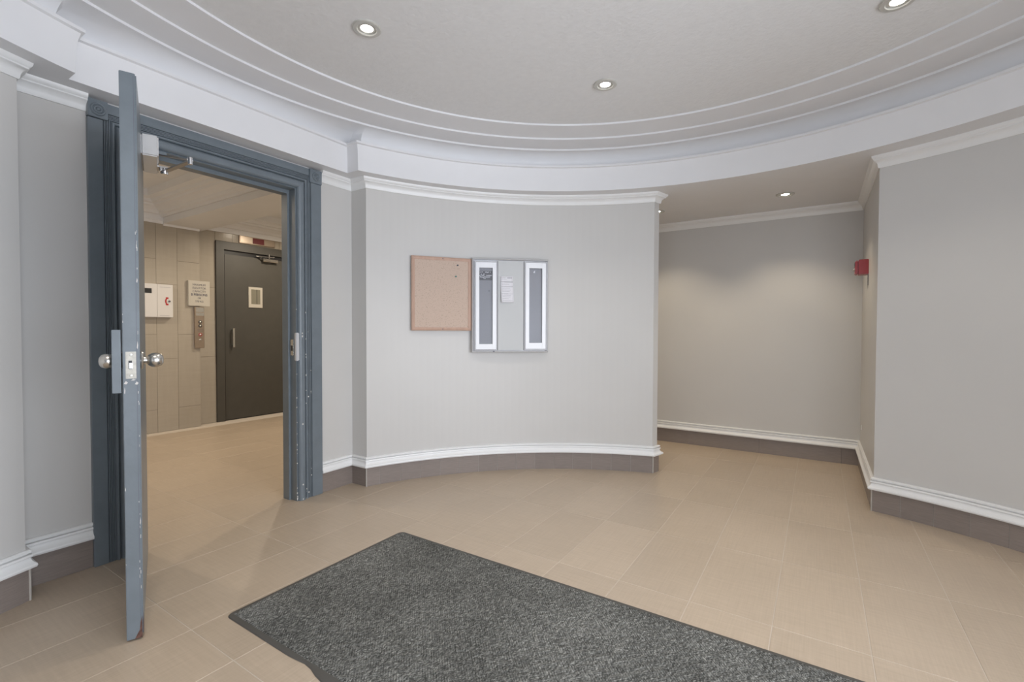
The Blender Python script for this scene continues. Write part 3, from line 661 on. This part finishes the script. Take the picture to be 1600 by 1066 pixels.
for nm, a_, z_, m_, lb in (('push_pin', 0.357, 1.6406, M['pin1'], 'upper dark push pin stuck in the cork board'), ('push_pin', 0.3433, 1.5531, M['pin2'], 'lower small dark green push pin stuck in the cork board')):
    o = lathe(nm, [(0.0, 0.0), (0.0045, 0.0), (0.003, 0.004), (0.003, 0.009), (0.0062, 0.011), (0.0062, 0.014), (0, 0.0145)], m_, None, 14, (0, 0, 0), fc.n); o.location = fc.p(a_, -0.008, z_); tag(o, lb, 'pin', 'push pins in the cork board')
for z_, d in ((1.6855, 0), (1.1445, 0)):
    adopt(lathe('screw', [(0, 0.002), (0.0035, 0.001), (0.004, 0)], M['ink'], None, 10, fc.p(0.24, 0.0, z_), fc.n), cb_)

dc = tag(empty('directory_case', (-2.1, 3.2, 0.96)), 'silver framed directory case with two narrow white glass doors right of the cork board', 'display case')
fk = Fr((-2.28907695, 2.96041708), (0.73957302, 0.67307633))
W2 = 0.617
frame(dc, fk, 0.0, W2, 0.9585, 1.7065, 0.013, -0.038, 0.0, M['alu'], 'frame_bar', 0.5)
on(dc, 'back_board', fk, 0.006, W2-0.006, -0.038, -0.030, 0.964, 1.70, M['alu'])
on(dc, 'centre_panel', fk, 0.2085, 0.4125, -0.030, -0.006, 0.9775, 1.6865, M['panel'])
def slim_door(a0, a1, z0, z1, ga0, ga1, gz0, gz1):
    # outer lip, thin dark joint, wide white stiles and rails, glass, letter board behind
    d = on(dc, 'glass_door', fk, a0, a1, -0.030, -0.026, z0, z1, M['wdoor'])
    frame(d, fk, a0, a1, z0, z1, 0.006, -0.026, 0.001, M['wdoor'], 'door_rim', 0.5)
    i0, i1, k0, k1 = a0+0.009, a1-0.009, z0+0.009, z1-0.009
    on(d, 'joint', fk, a0+0.006, a1-0.006, -0.0262, -0.012, z0+0.006, gz0-0.004, M['inkgrey']); on(d, 'joint', fk, a0+0.006, a1-0.006, -0.0262, -0.012, gz1+0.004, z1-0.006, M['inkgrey'])
    on(d, 'joint', fk, a0+0.006, ga0-0.004, -0.0262, -0.012, gz0-0.004, gz1+0.004, M['inkgrey']); on(d, 'joint', fk, ga1+0.004, a1-0.006, -0.0262, -0.012, gz0-0.004, gz1+0.004, M['inkgrey'])
    on(d, 'stile', fk, i0, ga0, -0.0119, -0.001, k0, k1, M['wdoor'], 0.001); on(d, 'stile', fk, ga1, i1, -0.0119, -0.001, k0, k1, M['wdoor'], 0.001)
    on(d, 'rail', fk, ga0, ga1, -0.0119, -0.001, k0, gz0, M['wdoor']); on(d, 'rail', fk, ga0, ga1, -0.0119, -0.001, gz1, k1, M['wdoor'])
    on(d, 'pane', fk, ga0, ga1, -0.008, -0.006, gz0, gz1, M['acrylic'])
    on(d, 'letter_board', fk, ga0-0.003, ga1+0.003, -0.0258, -0.024, gz0-0.003, gz1+0.003, M['felt'])
    return d
dL = slim_door(0.0215, 0.2035, 0.9755, 1.6815, 0.0585, 0.1645, 1.027, 1.6295)
dR = slim_door(0.4215, 0.6055, 0.9775, 1.6865, 0.4605, 0.5665, 1.0355, 1.6345)
on(dL, 'black_strip', fk, 0.060, 0.163, -0.0238, -0.0228, 1.533, 1.607, mat('black_card', (0.09, 0.09, 0.10), 0.7))
def glyphs(row, a0, a1, z, h, dens):
    x = a0; pts = []
    while x < a1:
        w = random.uniform(0.003, 0.007)
        if random.random() < dens: pts.append((x, min(x+w, a1), z+random.uniform(-0.0015, 0.0015)))
        x += w+0.0016
    V = []; F = []
    for (x0, x1, z0) in pts:
        b0 = len(V); v, f = boxpts(fk.p, x0, x1, -0.0226, -0.0218, z0, z0+h); V += v; F += [tuple(i+b0 for i in q) for q in f]
    o = link_mesh('letter_row', V, F, M['letter']); adopt(o, dL)
random.seed(3)
for k, (a0, a1, z, h, dn) in enumerate(((0.066, 0.150, 1.5935, 0.006, 0.6), (0.066, 0.155, 1.5780, 0.006, 0.6), (0.063, 0.160, 1.5665, 0.007, 0.85), (0.066, 0.146, 1.5545, 0.006, 0.9), (0.094, 0.120, 1.544, 0.005, 0.8))): glyphs(k, a0, a1, z, h, dn)
# loose white letter lying crooked at the top of the right board
V = [(0, 0), (0.007, 0.004), (0.016, 0.0), (0.014, 0.012), (0.018, 0.022), (0.009, 0.019), (0.003, 0.008)]
P = [fk.p(0.4955+a, -0.0236, 1.597+z) for a, z in V]
adopt(link_mesh('loose_letter', P+[p+fk.n*0.001 for p in P], [tuple(range(7)), tuple(range(7, 14))]+[(i, (i+1) % 7, (i+1) % 7+7, i+7) for i in range(7)], M['letter']), dR)
adopt(lathe('lock', [(0, 0.002), (0.004, 0.001), (0.005, 0)], M['ink'], None, 10, fk.p(0.138, -0.022, 1.448), fk.n), dL)
adopt(lathe('lock', [(0, 0.002), (0.004, 0.001), (0.005, 0)], M['ink'], None, 10, fk.p(0.175, -0.001, 0.968), fk.n), dc)

# curling paper notice taped to the centre panel
pts = []; NU, NV = 5, 14
V = []; F = []
for j in range(NV+1):
    t = j/NV
    for i in range(NU+1):
        s = i/NU; a0 = 0.2235+0.010*t; a1 = 0.3265+0.009*t; curl = (0.020*t**1.3)*(1-s)**1.5+0.001
        V.append(fk.p(a0+(a1-a0)*s, -0.0055+curl, 1.566-0.209*t))
for j in range(NV):
    for i in range(NU): q = j*(NU+1)+i; F.append((q, q+1, q+NU+2, q+NU+1))
nt_ = empty('paper_notice', (0, 0, 0)); nt_.location = fk.p(0.275, -0.005, 1.36)
tag(nt_, 'curling white paper notice taped to the grey centre panel of the directory case', 'notice')
o = link_mesh('sheet', V, F, M['paper'], None, True); md = o.modifiers.new('thick', 'SOLIDIFY'); md.thickness = 0.0006; adopt(o, nt_)
for t, s0, s1, h, m_ in ((0.06, 0.05, 0.45, 0.0022, 'inkgrey'), (0.06, 0.55, 0.92, 0.0035, 'ink'), (0.115, 0.05, 0.5, 0.0015, 'inkgrey'), (0.205, 0.0, 0.98, 0.006, 'inkgrey'), (0.30, 0.08, 0.7, 0.002, 'inkgrey'), (0.385, 0.05, 0.98, 0.004, 'inkgrey'), (0.45, 0.1, 0.75, 0.0018, 'inkgrey'), (0.52, 0.1, 0.8, 0.0018, 'inkgrey'), (0.57, 0.1, 0.7, 0.0018, 'inkgrey'), (0.66, 0.05, 0.6, 0.004, 'inkgrey'), (0.665, 0.62, 0.95, 0.002, 'inkgrey'), (0.72, 0.1, 0.8, 0.0016, 'inkgrey'), (0.78, 0.1, 0.75, 0.0016, 'inkgrey'), (0.85, 0.1, 0.6, 0.0016, 'inkgrey'), (0.92, 0.1, 0.9, 0.0016, 'inkgrey')):
    V = []; F = []
    for i in range(5):
        s = s0+(s1-s0)*i/4; a0 = 0.2235+0.010*t; a1 = 0.3265+0.009*t; curl = (0.020*t**1.3)*(1-s)**1.5+0.001
        for z in (0, h): V.append(fk.p(a0+(a1-a0)*s, -0.0055+curl+0.0008, 1.566-0.209*t-z))
    F = [(2*i, 2*i+2, 2*i+3, 2*i+1) for i in range(4)]
    adopt(link_mesh('print_line', V, F, M[m_]), nt_)

# ------------------------------------------------------------------ fire alarm in the alcove
fa = tag(empty('fire_alarm', (0.307, 4.44, 1.56)), 'small red fire alarm box on the side wall of the alcove', 'alarm')
def fab(nm, x0, x1, y0, y1, z0, z1, bev=0.003): return adopt(wbox(nm, x0, x1, y0, y1, z0, z1, M['red'], None, bev), fa)
fab('back_box', 0.247, 0.307, 4.385, 4.500, 1.562, 1.672)
fab('cover', 0.226, 0.2465, 4.388, 4.497, 1.560, 1.668, 0.008)
adopt(wbox('pull_bar', 0.216, 0.2258, 4.40, 4.485, 1.598, 1.606, M['chip'], None, 0.001), fa)
adopt(wbox('recess', 0.2235, 0.2258, 4.40, 4.485, 1.625, 1.652, M['black']), fa)
adopt(rod('wire', (0.3045, 4.40, 1.478), (0.3045, 4.40, 1.565), 0.0018, M['ink'], None, 8), fa)
tag(wbox('cover_plate', 0.3015, 0.307, 4.755, 4.785, 0.335, 0.375, M['white'], None, 0.001), 'tiny painted cover plate low on the alcove side wall near the corner', 'plate')

# ------------------------------------------------------------------ entrance mat
mat_o = tag(empty('entrance_mat', (-0.4, 1.414, 0)), 'charcoal ribbed entrance mat with dark rubber border on the beige tile floor', 'mat')
mx0, mx1, my0, my1 = -1.955, 1.30, 0.941, 1.887
def outline(ins, bulge=True):
    P = []; r = max(0.03-ins, 0.006)
    def crn(cx, cy, a0):
        for k in range(5): a_ = math.radians(a0+90*k/4); P.append((cx+r*math.cos(a_), cy+r*math.sin(a_)))
    x0, x1, y0, y1 = mx0+ins, mx1-ins, my0+ins, my1-ins
    crn(x0+r, y0+r, 180)
    for k in range(1, 80):
        x = x0+r+(x1-x0-2*r)*k/80
        dy = 0
        if bulge: dy = -0.014*math.exp(-((x+1.33)/0.05)**2)+0.008*math.exp(-((x+1.44)/0.05)**2)
        P.append((x, y0+dy))
    crn(x1-r, y0+r, 270); crn(x1-r, y1-r, 0); crn(x0+r, y1-r, 90)
    return P
O0, O1, O2 = outline(0), outline(0.004), outline(0.020)
n_ = len(O0)
V = [(*p, 0.0005) for p in O0]+[(*p, 0.003) for p in O1]+[(*p, 0.0045) for p in O2]
F = [(k*n_+i, k*n_+(i+1) % n_, (k+1)*n_+(i+1) % n_, (k+1)*n_+i) for k in range(2) for i in range(n_)]+[tuple(range(n_)), tuple(range(2*n_, 3*n_))]
adopt(link_mesh('rubber_border', V, F, M['rubber']), mat_o)
# pile: displaced grid, sitting on the backing
nx, ny = 400, 116; V = []; F = []; cx0, cx1, cy0, cy1 = mx0+0.02, mx1-0.02, my0+0.02, my1-0.02
rnd = random.Random(5)
for j in range(ny+1):
    for i in range(nx+1):
        edge = i in (0, nx) or j in (0, ny); x = cx0+(cx1-cx0)*i/nx; y = cy0+(cy1-cy0)*j/ny
        hb = 0.0011 if ((i//3+j//3) % 2) else 0.0
        V.append((x, y, 0.0035 if edge else 0.0082+hb+rnd.uniform(-0.0009, 0.0009)))
for j in range(ny):
    for i in range(nx): q = j*(nx+1)+i; F.append((q, q+1, q+nx+2, q+nx+1))
me = bpy.data.meshes.new('carpet_pile'); me.from_pydata(V, [], F); me.update()
po = new('carpet_pile', me, M['carpet']); po['kind'] = 'stuff'; adopt(po, mat_o)

# ------------------------------------------------------------------ downlights
def downlight(x, y, z, label, group, col, power):
    r = tag(empty('downlight', (x, y, z)), label, 'downlight', group)
    lathe('trim_ring', [(0.066, 0.0), (0.066, -0.006), (0.062, -0.009), (0.046, -0.009), (0.043, -0.006), (0.043, -0.002), (0.030, -0.004), (0.028, -0.0015)], M['ring'], r, 40)
    lathe('lamp_lens', [(0.0, -0.0035), (0.020, -0.0035), (0.028, -0.0015)], M['lamp'], r, 24)
    s = spot((0, 0, -0.014), power, col); s.parent = r
    return r
CG = 'downlights in the round ceiling'; AG = 'downlights in the alcove ceiling'
def dl(a_, lab): 
    downlight(CC.x+1.345*math.cos(math.radians(a_)), CC.y+1.345*math.sin(math.radians(a_)), 2.557, lab, CG, NEUT, 13)
downlight(-1.808, 1.529, 2.557, 'recessed nickel downlight in the round ceiling nearest the open grey door', CG, NEUT, 13)
downlight(-1.053, 2.614, 2.557, 'recessed nickel downlight in the round ceiling in front of the notice boards', CG, NEUT, 13)
downlight(0.268, 2.638, 2.557, 'recessed downlight of the round ceiling cut off at the upper right edge', CG, NEUT, 13)
for a_, q_ in ((234, 'above the floor beside the left wall'), (294, 'above the bare tiles in the foreground'), (354, 'above the far end of the entrance mat')): dl(a_, 'recessed round-ceiling downlight '+q_)
downlight(-0.236, 4.363, HC, 'recessed downlight in the alcove ceiling near the red alarm', AG, (1.0, 0.85, 0.64), 14)
downlight(-1.249, 4.368, HC, 'recessed alcove downlight half hidden behind the curved wall end', AG, (1.0, 0.85, 0.64), 14)
